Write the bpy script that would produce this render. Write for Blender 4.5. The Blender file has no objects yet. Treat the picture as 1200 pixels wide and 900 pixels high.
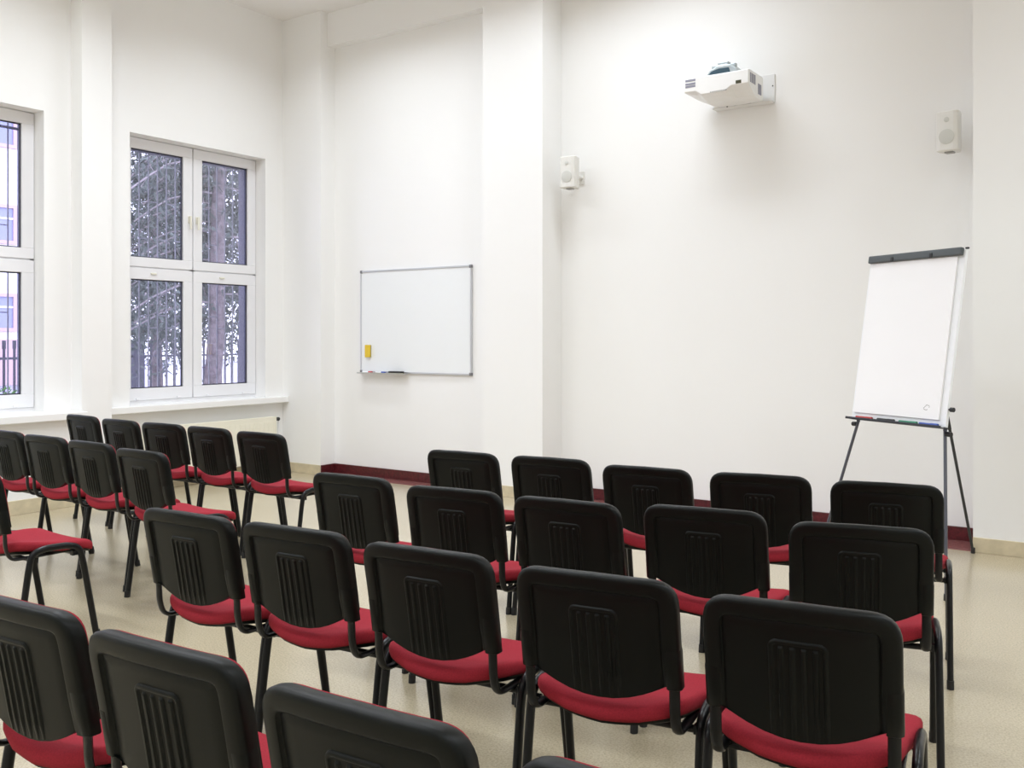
import bpy, bmesh, math, random
from mathutils import Vector, Matrix

sc = bpy.context.scene
COL = sc.collection
PI = math.pi

# ------------------------------------------------------------------ materials
def mat(name, color, rough=0.5, metal=0.0, spec=0.5, bump=None, noise=None, coat=0.0):
    m = bpy.data.materials.new(name); m.use_nodes = True
    nt = m.node_tree; N = nt.nodes; L = nt.links
    b = N['Principled BSDF']
    b.inputs['Base Color'].default_value = (*color, 1)
    b.inputs['Roughness'].default_value = rough
    b.inputs['Metallic'].default_value = metal
    b.inputs['Specular IOR Level'].default_value = spec
    b.inputs['Coat Weight'].default_value = coat
    if noise or bump:
        tc = N.new('ShaderNodeTexCoord')
    if noise:                                   # (scale, detail, amount)
        n = N.new('ShaderNodeTexNoise'); n.inputs['Scale'].default_value = noise[0]; n.inputs['Detail'].default_value = noise[1]
        r = N.new('ShaderNodeValToRGB')
        a = noise[2]
        r.color_ramp.elements[0].position = 0.3; r.color_ramp.elements[1].position = 0.7
        r.color_ramp.elements[0].color = (*[c*(1-a) for c in color], 1)
        r.color_ramp.elements[1].color = (*[min(1, c*(1+a)) for c in color], 1)
        L.new(tc.outputs['Object'], n.inputs['Vector']); L.new(n.outputs['Fac'], r.inputs['Fac'])
        L.new(r.outputs['Color'], b.inputs['Base Color'])
    if bump:                                    # (scale, strength, distance)
        n2 = N.new('ShaderNodeTexNoise'); n2.inputs['Scale'].default_value = bump[0]; n2.inputs['Detail'].default_value = 3
        bp = N.new('ShaderNodeBump'); bp.inputs['Strength'].default_value = bump[1]; bp.inputs['Distance'].default_value = bump[2]
        L.new(tc.outputs['Object'], n2.inputs['Vector']); L.new(n2.outputs['Fac'], bp.inputs['Height'])
        L.new(bp.outputs['Normal'], b.inputs['Normal'])
    return m

M = {}
M['wall'] = mat('white wall paint', (0.86, 0.858, 0.845), 0.75, spec=0.25, bump=(60, 0.08, 0.004))
M['ceiling'] = mat('white ceiling paint', (0.84, 0.83, 0.82), 0.85, spec=0.2)
M['pvc'] = mat('white window plastic', (0.80, 0.80, 0.82), 0.35)
M['gasket'] = mat('dark window gasket', (0.04, 0.04, 0.06), 0.6)
M['sill'] = mat('white sill', (0.86, 0.86, 0.85), 0.4)
M['beige'] = mat('beige base tile', (0.60, 0.52, 0.36), 0.45, noise=(14, 4, 0.10))
M['burgundy'] = mat('burgundy stone tile', (0.085, 0.010, 0.014), 0.30, noise=(45, 6, 0.45))
M['burgundy_floor'] = mat('burgundy ledge tile', (0.20, 0.075, 0.070), 0.22, noise=(45, 6, 0.35))
M['plastic'] = mat('black chair plastic', (0.0036, 0.0046, 0.0038), 0.40, spec=0.18, bump=(420, 0.12, 0.001))
M['tube'] = mat('black painted steel tube', (0.004, 0.0045, 0.005), 0.30, spec=0.30)
M['cap'] = mat('black foot plastic', (0.006, 0.006, 0.006), 0.6)
M['fabric'] = mat('red seat fabric', (0.275, 0.020, 0.031), 0.9, spec=0.15, bump=(500, 0.25, 0.001), noise=(260, 2, 0.12))
M['radiator'] = mat('cream radiator enamel', (0.82, 0.79, 0.66), 0.4)
M['black'] = mat('black plastic', (0.012, 0.012, 0.013), 0.45)
M['grey'] = mat('dark grey plastic', (0.075, 0.088, 0.092), 0.45)
M['alu'] = mat('silver aluminium', (0.62, 0.63, 0.65), 0.35, metal=0.7)
M['capgrey'] = mat('grey corner plastic', (0.18, 0.18, 0.19), 0.5)
M['board'] = mat('white board enamel', (0.83, 0.85, 0.855), 0.25, spec=0.4)
M['paper'] = mat('white paper', (0.90, 0.90, 0.905), 0.8, spec=0.2)
M['panelwhite'] = mat('white flipchart panel', (0.84, 0.86, 0.87), 0.3)
M['easel'] = mat('grey blue steel leg', (0.10, 0.105, 0.125), 0.35, metal=0.5)
M['easeldark'] = mat('dark steel leg', (0.045, 0.047, 0.05), 0.4, metal=0.4)
M['yellow'] = mat('yellow eraser plastic', (0.72, 0.50, 0.02), 0.5)
M['felt'] = mat('grey felt', (0.30, 0.28, 0.18), 0.9)
M['red_ink'] = mat('red marker plastic', (0.42, 0.03, 0.03), 0.4)
M['green_ink'] = mat('green marker plastic', (0.02, 0.22, 0.12), 0.4)
M['blue_ink'] = mat('blue marker plastic', (0.03, 0.08, 0.36), 0.4)
M['speaker'] = mat('off white speaker plastic', (0.72, 0.71, 0.67), 0.5)
M['speaker_grille'] = mat('pale grey speaker mesh', (0.57, 0.57, 0.53), 0.6, bump=(900, 0.4, 0.002))
M['projector'] = mat('white projector plastic', (0.84, 0.84, 0.83), 0.35)
M['vent'] = mat('grey vent slots', (0.26, 0.26, 0.32), 0.6)
M['plate'] = mat('white mount steel', (0.78, 0.78, 0.77), 0.4)
M['lens'] = mat('dark blue lens glass', (0.03, 0.07, 0.10), 0.08, spec=0.8)
M['mountgrey'] = mat('pale grey blue mount metal', (0.42, 0.47, 0.49), 0.35, metal=0.3)
M['sticker'] = mat('dark olive sticker', (0.05, 0.045, 0.012), 0.5)
M['print'] = mat('grey print', (0.34, 0.34, 0.33), 0.7)
M['handle'] = mat('cream handle plastic', (0.78, 0.76, 0.66), 0.4)
M['bark'] = mat('grey brown bark', (0.135, 0.112, 0.118), 0.95, bump=(12, 1.0, 0.05), noise=(9, 5, 0.45))
M['needles'] = mat('dark conifer needles', (0.075, 0.092, 0.085), 0.8, noise=(2.5, 3, 0.5))
M['twig'] = mat('grey twigs', (0.27, 0.24, 0.25), 0.9)
M['leaf'] = mat('green shrub leaves', (0.08, 0.19, 0.05), 0.7, noise=(9, 2, 0.4))
M['fence'] = mat('dark grey fence paint', (0.05, 0.05, 0.075), 0.6)
M['grille'] = mat('grey window grille paint', (0.27, 0.27, 0.30), 0.6)
M['facade'] = mat('white facade plaster', (0.86, 0.83, 0.82), 0.9, noise=(0.5, 4, 0.05))
M['facade_pink'] = mat('pink window surround', (0.52, 0.38, 0.41), 0.9)
M['farglass'] = mat('pale window glass', (0.24, 0.26, 0.42), 0.15, spec=0.5)
M['roof'] = mat('brown roof tile', (0.25, 0.12, 0.10), 0.8)
M['asphalt'] = mat('pale asphalt yard', (0.27, 0.27, 0.36), 0.55, noise=(3, 5, 0.12))
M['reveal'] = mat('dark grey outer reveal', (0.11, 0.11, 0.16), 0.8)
M['facade_out'] = mat('outer plaster', (0.70, 0.68, 0.64), 0.9)

def floor_mat():
    m = bpy.data.materials.new('beige speckled vinyl'); m.use_nodes = True
    nt = m.node_tree; N = nt.nodes; L = nt.links; b = N['Principled BSDF']
    tc = N.new('ShaderNodeTexCoord')
    n1 = N.new('ShaderNodeTexNoise'); n1.inputs['Scale'].default_value = 130; n1.inputs['Detail'].default_value = 4
    r1 = N.new('ShaderNodeValToRGB'); e = r1.color_ramp.elements
    e[0].position = 0.34; e[0].color = (0.38, 0.327, 0.215, 1); e[1].position = 0.60; e[1].color = (0.52, 0.445, 0.305, 1)
    n2 = N.new('ShaderNodeTexNoise'); n2.inputs['Scale'].default_value = 1.6; n2.inputs['Detail'].default_value = 5
    mx = N.new('ShaderNodeMixRGB'); mx.blend_type = 'MULTIPLY'; mx.inputs['Fac'].default_value = 0.10
    L.new(tc.outputs['Object'], n1.inputs['Vector']); L.new(tc.outputs['Object'], n2.inputs['Vector'])
    L.new(n1.outputs['Fac'], r1.inputs['Fac']); L.new(r1.outputs['Color'], mx.inputs['Color1']); L.new(n2.outputs['Fac'], mx.inputs['Color2'])
    L.new(mx.outputs['Color'], b.inputs['Base Color'])
    b.inputs['Roughness'].default_value = 0.27
    b.inputs['Specular IOR Level'].default_value = 0.5
    b.inputs['Coat Weight'].default_value = 0.6; b.inputs['Coat Roughness'].default_value = 0.2
    return m
M['floor'] = floor_mat()

def glass_mat():
    m = bpy.data.materials.new('window glass'); m.use_nodes = True
    nt = m.node_tree; N = nt.nodes; L = nt.links; N.clear()
    o = N.new('ShaderNodeOutputMaterial'); mix = N.new('ShaderNodeMixShader')
    t = N.new('ShaderNodeBsdfTransparent'); t.inputs['Color'].default_value = (0.90, 0.90, 0.95, 1)
    g = N.new('ShaderNodeBsdfGlossy'); g.inputs['Roughness'].default_value = 0.02
    f = N.new('ShaderNodeFresnel'); f.inputs['IOR'].default_value = 1.5
    L.new(f.outputs['Fac'], mix.inputs['Fac']); L.new(t.outputs['BSDF'], mix.inputs[1]); L.new(g.outputs['BSDF'], mix.inputs[2])
    L.new(mix.outputs['Shader'], o.inputs['Surface'])
    return m
M['glass'] = glass_mat()

# ------------------------------------------------------------------ mesh helpers
def add_box(bm, x0, x1, y0, y1, z0, z1, mx=None):
    vs = [bm.verts.new((x, y, z)) for x in (x0, x1) for y in (y0, y1) for z in (z0, z1)]
    if mx is not None:
        for v in vs: v.co = mx @ v.co
    f = [(0, 1, 3, 2), (4, 6, 7, 5), (0, 4, 5, 1), (2, 3, 7, 6), (0, 2, 6, 4), (1, 5, 7, 3)]
    for q in f: bm.faces.new([vs[i] for i in q])
    return vs

def add_tube(bm, pts, ru, rv, ref=(1, 0, 0), n=10, cap=True):
    """sweep an oval along pts; ru is the radius along ref (made square to the path), rv across it"""
    pts = [Vector(p) for p in pts]; rings = []
    for i, p in enumerate(pts):
        if i == 0: t = pts[1]-p
        elif i == len(pts)-1: t = p-pts[i-1]
        else: t = (pts[i+1]-p).normalized()+(p-pts[i-1]).normalized()
        t.normalize()
        r = Vector(ref); u = (r - t*r.dot(t))
        if u.length < 1e-4: u = t.orthogonal()
        u.normalize(); v = t.cross(u)
        rings.append([bm.verts.new(p+u*ru*math.cos(a)+v*rv*math.sin(a)) for a in [2*PI*k/n for k in range(n)]])
    for a, b in zip(rings, rings[1:]):
        for k in range(n): bm.faces.new((a[k], a[(k+1) % n], b[(k+1) % n], b[k]))
    if cap:
        bm.faces.new(list(reversed(rings[0]))); bm.faces.new(rings[-1])

def add_lathe(bm, prof, c=(0, 0, 0), n=16, mx=None):
    rings = []
    for r, z in prof:
        rings.append([bm.verts.new(Vector((c[0]+r*math.cos(2*PI*k/n), c[1]+r*math.sin(2*PI*k/n), c[2]+z))) for k in range(n)])
    for a, b in zip(rings, rings[1:]):
        for k in range(n): bm.faces.new((a[k], a[(k+1) % n], b[(k+1) % n], b[k]))
    bm.faces.new(list(reversed(rings[0]))); bm.faces.new(rings[-1])
    if mx is not None:
        for r in rings:
            for v in r: v.co = mx @ v.co

def add_prism(bm, poly, f0, f1):
    """poly: 2-D points; f0 / f1 map a 2-D point to the 3-D points of the two ends"""
    a = [bm.verts.new(f0(p)) for p in poly]; b = [bm.verts.new(f1(p)) for p in poly]; n = len(poly)
    for k in range(n): bm.faces.new((a[k], a[(k+1) % n], b[(k+1) % n], b[k]))
    bm.faces.new(list(reversed(a))); bm.faces.new(b)

def bevel(bm, w, seg=2):
    bmesh.ops.recalc_face_normals(bm, faces=bm.faces)
    bmesh.ops.bevel(bm, geom=[e for e in bm.edges if len(e.link_faces) == 2 and e.calc_face_angle(0) > 0.5], offset=w, segments=seg, affect='EDGES', profile=0.5)

def smooth_path(pts, it=2):
    pts = [Vector(p) for p in pts]
    for _ in range(it):
        q = [pts[0]]
        for a, b in zip(pts, pts[1:]): q += [a*0.75+b*0.25, a*0.25+b*0.75]
        pts = q+[pts[-1]]
    return pts

def obj(name, bm, m, parent=None, smooth=False, angle=0.7, bev=0, seg=2):
    if bev: bevel(bm, bev, seg)
    bmesh.ops.recalc_face_normals(bm, faces=bm.faces)
    if smooth:
        for f in bm.faces: f.smooth = True
        for e in bm.edges:
            if len(e.link_faces) == 2 and e.calc_face_angle(0) > angle: e.smooth = False
    me = bpy.data.meshes.new(name); bm.to_mesh(me); bm.free()
    me.materials.append(M[m])
    o = bpy.data.objects.new(name, me); COL.objects.link(o)
    if parent is not None: o.parent = parent
    return o

def tag(o, label=None, cat=None, group=None, kind=None):
    if label: o['label'] = label
    if cat: o['category'] = cat
    if group: o['group'] = group
    if kind: o['kind'] = kind
    return o

def thing(name, label, cat, loc=(0, 0, 0), rotz=0, group=None, kind=None):
    o = bpy.data.objects.new(name, None); COL.objects.link(o)
    o.empty_display_size = 0.1
    o.location = loc; o.rotation_euler = (0, 0, rotz)
    return tag(o, label, cat, group, kind)

def struct(name, bm, m, label=None, cat=None, parent=None, **kw):
    o = obj(name, bm, m, parent, **kw)
    if parent is None: tag(o, label, cat, None, 'structure')
    return o

def copy_tree(o, parent=None):
    c = o.copy(); COL.objects.link(c)
    if parent is not None: c.parent = parent; c.matrix_parent_inverse = o.matrix_parent_inverse.copy()
    for ch in [x for x in bpy.data.objects if x.parent == o]: copy_tree(ch, c)
    return c
NB = bmesh.new

# ------------------------------------------------------------------ room dimensions (metres, eye over the origin)
XW, XR, YB = -7.646, 3.2, -3.2            # window wall, far side wall, rear wall
YP, YW, YR = 6.777, 6.977, 7.092          # pilaster fronts, board recess, projector recess
ZC = 4.757
XP1, XP2a, XP2b, XP3a, XP3b = -7.077, -5.012, -4.374, -1.013, 0.55

bm = NB(); add_box(bm, XW-0.42, XR+0.2, YB-0.2, YR+0.3, -0.12, 0); struct('floor', bm, 'floor', 'beige speckled vinyl floor under the chairs', 'floor')
bm = NB(); add_box(bm, XW-0.42, XR+0.2, YB-0.2, YR+0.3, ZC, ZC+0.15); struct('ceiling', bm, 'ceiling', 'plain white ceiling high above the windows', 'ceiling')

# front wall: one piece with its pilasters and the beam over the board recess
bm = NB()
add_box(bm, XW-0.42, XR+0.2, YR, YR+0.3, 0, ZC)
add_box(bm, XP1, XP2a, YW, YR, 0, ZC)
for a, b in ((XW, XP1), (XP2a, XP2b), (XP3a, XP3b)): add_box(bm, a, b, YP, YR, 0, ZC)
add_box(bm, XP1, XP2a, 6.872, YW, 4.412, ZC)
struct('wall_front', bm, 'wall', 'white front wall with pilasters carrying projector and whiteboard', 'wall')
bm = NB(); add_box(bm, XR, XR+0.2, YB-0.2, YR, 0, ZC); struct('wall_right', bm, 'wall', 'white side wall opposite the windows', 'wall')
bm = NB(); add_box(bm, XW-0.42, XR, YB-0.2, YB, 0, ZC); struct('wall_back', bm, 'wall', 'white rear wall behind the chair rows', 'wall')

# window wall with two openings, a slim pilaster between them and a parapet under the nearer one
W1 = (4.985, 6.543, 0.80, 3.262)          # y0, y1, z0, z1
W2 = (2.642, 4.196, 0.80, 3.294)
ZS = 0.787
bm = NB(); X0 = XW-0.42
def seg(y0, y1, z0, z1): add_box(bm, X0, XW, y0, y1, z0, z1)
seg(YB, W2[0], 0, ZC); seg(W2[1], W1[0], 0, ZC); seg(W1[1], YR, 0, ZC)
for w in (W1, W2): seg(w[0], w[1], 0, ZS-0.06); seg(w[0], w[1], w[3], ZC)
add_box(bm, XW, -7.478, 4.430, 4.704, 0, ZC)
add_box(bm, XW, -7.455, YB, 4.430, 0, ZS-0.062)
struct('wall_left', bm, 'wall', 'white window wall with a slim pilaster between the windows', 'wall')

# base tiles
def strip(name, label, boxes, m):
    bm = NB()
    for b in boxes: add_box(bm, *b)
    return struct(name, bm, m, label, 'baseboard', bev=0.002, seg=1)
T = 0.012; HB = 0.098
strip('baseboard_front', 'dark burgundy stone base tiles along the recessed front wall', [
    (XP1, XP2a, YW-T, YW, 0.004, HB), (XP1, XP1+T, YP, YW-T, 0.004, HB),
    (XP2b, XP3a, YR-T, YR, 0.004, HB), (XP2b, XP2b+T, YP, YR-T, 0.004, HB)], 'burgundy')
strip('trim_ledge', 'burgundy floor tiles in the shallow recesses of the front wall', [
    (XP1, XP2a, YP, YW, -0.01, 0.004), (XP2b, XP3a, YP, YR, -0.01, 0.004)], 'burgundy_floor')
strip('baseboard_pilaster', 'beige base tiles along the foot of the pilasters', [
    (XW, XP1, YP-T, YP, 0, HB), (XP2a, XP2b, YP-T, YP, 0, HB), (XP3a, XP3b, YP-T, YP, 0, HB)], 'beige')
strip('baseboard_left', 'beige base tiles along the foot of the window wall', [
    (XW, XW+T, 4.704+T, YP-T, 0, HB), (-7.478, -7.478+T, 4.430, 4.704+T, 0, HB), (-7.455, -7.455+T, YB, 4.430, 0, 0.115)], 'beige')

# ------------------------------------------------------------------ windows
def make_window(name, w, label, sill_y, sill_x):
    y0, y1, z0, z1 = w
    XF = -7.79                            # room face of the sashes
    zb, zt = 0.815, z1
    ym = (y0+y1)/2; zm = 2.060
    root = thing(name, label, 'window', (XF, ym, zb), 0, None, 'structure')
    off = Vector((-XF, -ym, -zb))
    def part(nm, bm, m, par=root, **kw):
        bmesh.ops.translate(bm, verts=bm.verts, vec=off)
        return obj(nm, bm, m, par, **kw)
    bm = NB()                             # outer frame
    for b in ((y0, y1, zb, zb+0.035), (y0, y1, zt-0.035, zt), (y0, y0+0.03, zb, zt), (y1-0.03, y1, zb, zt)):
        add_box(bm, XF-0.085, XF-0.018, b[0], b[1], b[2], b[3])
    add_box(bm, XF-0.085, XF-0.018, ym-0.03, ym+0.03, zb, zt); add_box(bm, XF-0.085, XF-0.018, y0, y1, zm-0.03, zm+0.03)
    add_box(bm, XF-0.085, XF-0.010, y0, y1, ZS-0.02, zb+0.004)
    part('window_frame', bm, 'pvc')
    bm = NB()
    for ya, yb in ((y0, y0+0.004), (y1-0.004, y1)): add_box(bm, X0, XF-0.086, ya, yb, zb, zt)
    add_box(bm, X0, XF-0.086, y0, y1, zt-0.004, zt)
    part('outer_reveal', bm, 'reveal')
    for (a, b) in ((y0, ym), (ym, y1)):
        for (c, d) in ((zb, zm), (zm, zt)):
            g = 0.006
            a2, b2, c2, d2 = a+g, b-g, c+g, d-g
            sb = 0.102 if c > 1.5 or True else 0.1
            bb = 0.088 if c > 1.5 else 0.112
            bt = 0.098 if c > 1.5 else 0.105
            bm = NB()
            for q in ((a2, b2, c2, c2+bb), (a2, b2, d2-bt, d2), (a2, a2+sb, c2+bb, d2-bt), (b2-sb, b2, c2+bb, d2-bt)):
                add_box(bm, XF-0.045, XF, *q)
            s = part('sash', bm, 'pvc', bev=0.003, seg=1)
            bm = NB()
            e = 0.010
            for q in ((a2+sb, b2-sb, c2+bb, c2+bb+e), (a2+sb, b2-sb, d2-bt-e, d2-bt), (a2+sb, a2+sb+e, c2+bb, d2-bt), (b2-sb-e, b2-sb, c2+bb, d2-bt)):
                add_box(bm, XF-0.036, XF-0.020, *q)
            part('gasket', bm, 'gasket', s)
            bm = NB(); add_box(bm, XF-0.034, XF-0.028, a2+sb-0.004, b2-sb+0.004, c2+bb-0.004, d2-bt+0.004); part('pane', bm, 'glass', s)
    for sgn in (-1, 1):                   # turning handles on the two upper sashes at the mullion
        bm = NB(); yy = ym+sgn*0.045
        add_box(bm, XF, XF+0.010, yy-0.014, yy+0.014, 2.520, 2.590)
        add_box(bm, XF+0.010, XF+0.034, yy-0.009, yy+0.009, 2.570, 2.588)
        add_box(bm, XF+0.022, XF+0.036, yy-0.010, yy+0.010, 2.460, 2.590)
        part('handle', bm, 'handle', bev=0.003, seg=1)
    for yy in ((y0+ym)/2-0.05, (ym+y1)/2-0.05):   # tilt latches of the lower sashes
        bm = NB(); add_box(bm, XF, XF+0.014, yy-0.03, yy+0.03, zm-0.062, zm-0.045); part('latch', bm, 'handle', bev=0.003, seg=1)
        for dy in (-0.22, 0.22):
            bm = NB(); add_box(bm, XF, XF+0.012, yy+0.05+dy-0.016, yy+0.05+dy+0.016, zb+0.012, zb+0.032); part('hinge', bm, 'pvc', bev=0.003, seg=1)
    bm = NB(); add_box(bm, XF-0.09, XW, y0, y1, ZS-0.06, ZS+0.001)
    add_box(bm, XW, sill_x, sill_y[0], sill_y[1], ZS-0.06, ZS+0.001)
    part('window_sill', bm, 'sill', bev=0.006)
    return root
make_window('window_1', W1, 'white four-pane window looking onto the conifer trunk', (4.706, YP-0.001), -7.551)
make_window('window_2', W2, 'white four-pane window looking onto the pale building', (0.9, 4.428), -7.385)

def make_grille(w, label):
    y0, y1, z0, z1 = w; X = -8.045
    root = thing('window_grille', label, 'window grille', (X, (y0+y1)/2, 0.62), 0, 'grilles outside the windows')
    off = Vector((-X, -(y0+y1)/2, -0.62))
    n = int((y1-y0-0.1)/0.1)
    ys = [y0+0.06+0.1*k for k in range(n+1)]
    rnd = random.Random(3)
    for y in ys:
        bm = NB(); add_tube(bm, [(X, y, 0.78), (X, y, 3.25)], 0.0065, 0.0065, n=6); bmesh.ops.translate(bm, verts=bm.verts, vec=off); obj('bar', bm, 'grille', root)
    for z in (0.84, 3.19):
        bm = NB(); add_box(bm, X-0.006, X+0.006, y0+0.0, y1-0.0, z-0.011, z+0.011); bmesh.ops.translate(bm, verts=bm.verts, vec=off); obj('rail', bm, 'grille', root)
    for k, (a, b) in enumerate(zip(ys, ys[1:])):
        for z in ((1.62, 2.36) if k % 2 else (1.50, 2.72)):
            bm = NB(); add_tube(bm, [(X, a, z), (X, b, z)], 0.0055, 0.0055, ref=(0, 0, 1), n=6); bmesh.ops.translate(bm, verts=bm.verts, vec=off); obj('link', bm, 'grille', root)
make_grille(W1, 'grey bar grille outside the window with the conifer trunk')
make_grille(W2, 'grey bar grille outside the window facing the pale building')

# ------------------------------------------------------------------ radiators
def make_radiator(y0, y1, xf, z0, z1, label, valve):
    root = thing('panel_radiator', label, 'radiator', (xf-0.06, (y0+y1)/2, 0), 0, 'radiators under the windows')
    off = Vector((-(xf-0.06), -(y0+y1)/2, 0))
    bm = NB(); add_box(bm, xf-0.010, xf, y0, y1, z0, z1)
    n = int((y1-y0)/0.06)
    for k in range(n):
        y = y0+0.03+0.06*k
        if y+0.03 < y1: add_box(bm, xf-0.004, xf+0.0025, y, y+0.034, z0+0.05, z1-0.05)
    add_box(bm, xf-0.055, xf-0.045, y0, y1, z0, z1)
    bmesh.ops.translate(bm, verts=bm.verts, vec=off); obj('panel', bm, 'radiator', root, bev=0.0015, seg=1)
    bm = NB()
    for k in range(int((y1-y0)/0.025)):
        y = y0+0.012+0.025*k
        add_box(bm, xf-0.046, xf-0.008, y, y+0.006, z1-0.018, z1-0.004)
    add_box(bm, xf-0.056, xf+0.001, y0-0.004, y0, z0, z1); add_box(bm, xf-0.056, xf+0.001, y1, y1+0.004, z0, z1)
    bmesh.ops.translate(bm, verts=bm.verts, vec=off); obj('top_grate', bm, 'radiator', root)
    for y in (y0+0.15, y1-0.15):
        bm = NB(); add_box(bm, xf-0.10, xf-0.05, y-0.02, y+0.02, z0+0.08, z1-0.06)
        bmesh.ops.translate(bm, verts=bm.verts, vec=off); obj('bracket', bm, 'radiator', root)
    if valve:
        bm = NB(); add_tube(bm, smooth_path([(xf-0.03, y1+0.004, z1-0.035), (xf-0.03, y1+0.055, z1-0.035), (xf-0.03, y1+0.055, z1-0.09), (xf-0.03, y1+0.055, 0.004)]), 0.009, 0.009)
        bmesh.ops.translate(bm, verts=bm.verts, vec=off); obj('pipe', bm, 'pvc', root, smooth=True)
        bm = NB(); add_lathe(bm, [(0.013, 0), (0.019, 0.004), (0.019, 0.028), (0.012, 0.034)], mx=Matrix.Translation((xf-0.03, y1+0.035, z1-0.028)) @ Matrix.Rotation(PI/2, 4, 'Y'))
        bmesh.ops.translate(bm, verts=bm.verts, vec=off); tag(obj('valve_knob', bm, 'black', root, smooth=True), 'black valve knob')
make_radiator(5.05, 6.56, -7.50, 0.13, 0.592, 'cream panel radiator under the sill of the trunk-side window', True)

# ------------------------------------------------------------------ chair
def rounded(pts_r, n=6):
    """closed polygon with each corner rounded: pts_r = [(x, y, r), ...]"""
    out = []; N_ = len(pts_r)
    for i, (x, y, r) in enumerate(pts_r):
        p = Vector((x, y)); a = Vector(pts_r[i-1][:2]); b = Vector(pts_r[(i+1) % N_][:2])
        if r <= 0: out.append(p); continue
        da = (a-p).normalized(); db = (b-p).normalized()
        for k in range(n+1):
            t = k/n; q0 = p+da*r; q1 = p+db*r
            out.append(q0*(1-t)**2+p*2*t*(1-t)+q1*t*t)
    return out

def densify(poly, step):
    out = []
    for i, p in enumerate(poly):
        q = poly[(i+1) % len(poly)]; d = (q-p).length; n = max(1, int(d/step))
        for k in range(n): out.append(p+(q-p)*(k/n))
    return out

def inset(poly, d):
    if d == 0: return [p.copy() for p in poly]
    n = len(poly); out = []
    area = sum(poly[i].x*poly[(i+1) % n].y-poly[(i+1) % n].x*poly[i].y for i in range(n))
    s = 1 if area > 0 else -1
    for i, p in enumerate(poly):
        e1 = (p-poly[i-1]).normalized(); e2 = (poly[(i+1) % n]-p).normalized()
        n1 = Vector((-e1.y, e1.x))*s; n2 = Vector((-e2.y, e2.x))*s
        m = n1+n2
        m = m/max(0.35, m.length_squared)*2 if m.length > 1e-6 else n1
        out.append(p+m*d)
    return out

def shell(bm, poly, rings, inner, f, fit=None):
    """rings: [(inset, depth)], then inner scale rings to the middle at depth inner; f(p2d, depth) -> 3-D"""
    n = len(poly); prev = None; first = None
    for ins, dp in rings:
        q = (fit or inset)(poly, ins); cur = [bm.verts.new(f(p, dp)) for p in q]
        if prev:
            for k in range(n): bm.faces.new((prev[k], prev[(k+1) % n], cur[(k+1) % n], cur[k]))
        else: first = cur
        prev = cur; last = q
    c = sum(last, Vector((0, 0)))/n
    for t in (0.8, 0.6, 0.4, 0.2):
        cur = [bm.verts.new(f(c+(p-c)*t, inner(c+(p-c)*t) if callable(inner) else inner)) for p in last]
        for k in range(n): bm.faces.new((prev[k], prev[(k+1) % n], cur[(k+1) % n], cur[k]))
        prev = cur
    bm.faces.new(prev)
    return first

HW = 0.214
def arc(x): return 0.500+0.080*(x/HW)**2          # lower edge of the back
BACK = [(x, arc(x), 0) for x in (0, 0.05, 0.10, 0.15)]+[(HW-0.001, arc(HW), 0), (HW, 0.820, 0.068), (0, 0.824, 0), (-HW, 0.820, 0.068), (-HW+0.001, arc(HW), 0)]+[(x, arc(x), 0) for x in (-0.15, -0.10, -0.05)]
CUSH = [(0, 0.512, 0), (0.06, 0.517, 0), (0.11, 0.531, 0), (0.150, 0.550, 0), (0.200, 0.585, 0.02), (HW-0.003, 0.821, 0.068), (0, 0.825, 0),
        (-HW+0.003, 0.821, 0.068), (-0.200, 0.585, 0.02), (-0.150, 0.550, 0), (-0.11, 0.531, 0), (-0.06, 0.517, 0)]
BACKP = densify(rounded(BACK, 7), 0.03)
CUSHP = densify(rounded(CUSH, 7), 0.03)
def back_y(x, z):                          # lean and plan curve of the back
    t = (0.82-z)
    return -0.25+0.20*t-0.10*max(0, t-0.12)**2-0.016*(1-(x/HW)**2)
def fback(p, d):                           # no raised rim along the lower curved edge between the two side sleeves
    if d > 0.003:
        k = min(1, max(0, (0.178-abs(p.x))/0.006))*min(1, max(0, (0.600-p.y)/0.012))
        d = d*(1-k)+0.003*k
    return Vector((p.x, back_y(p.x, p.y)-d, p.y))

def inset_back(poly, d):
    q = inset(poly, d)
    for i, p in enumerate(poly):
        if p.y < arc(p.x)+0.004:               # the lower edge stays on its curve
            x = p.x*(HW-d)/HW; q[i] = Vector((x, arc(x)))
        elif p.y < 0.66: q[i] = Vector((p.x-math.copysign(d, p.x), p.y))
    return q

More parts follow.
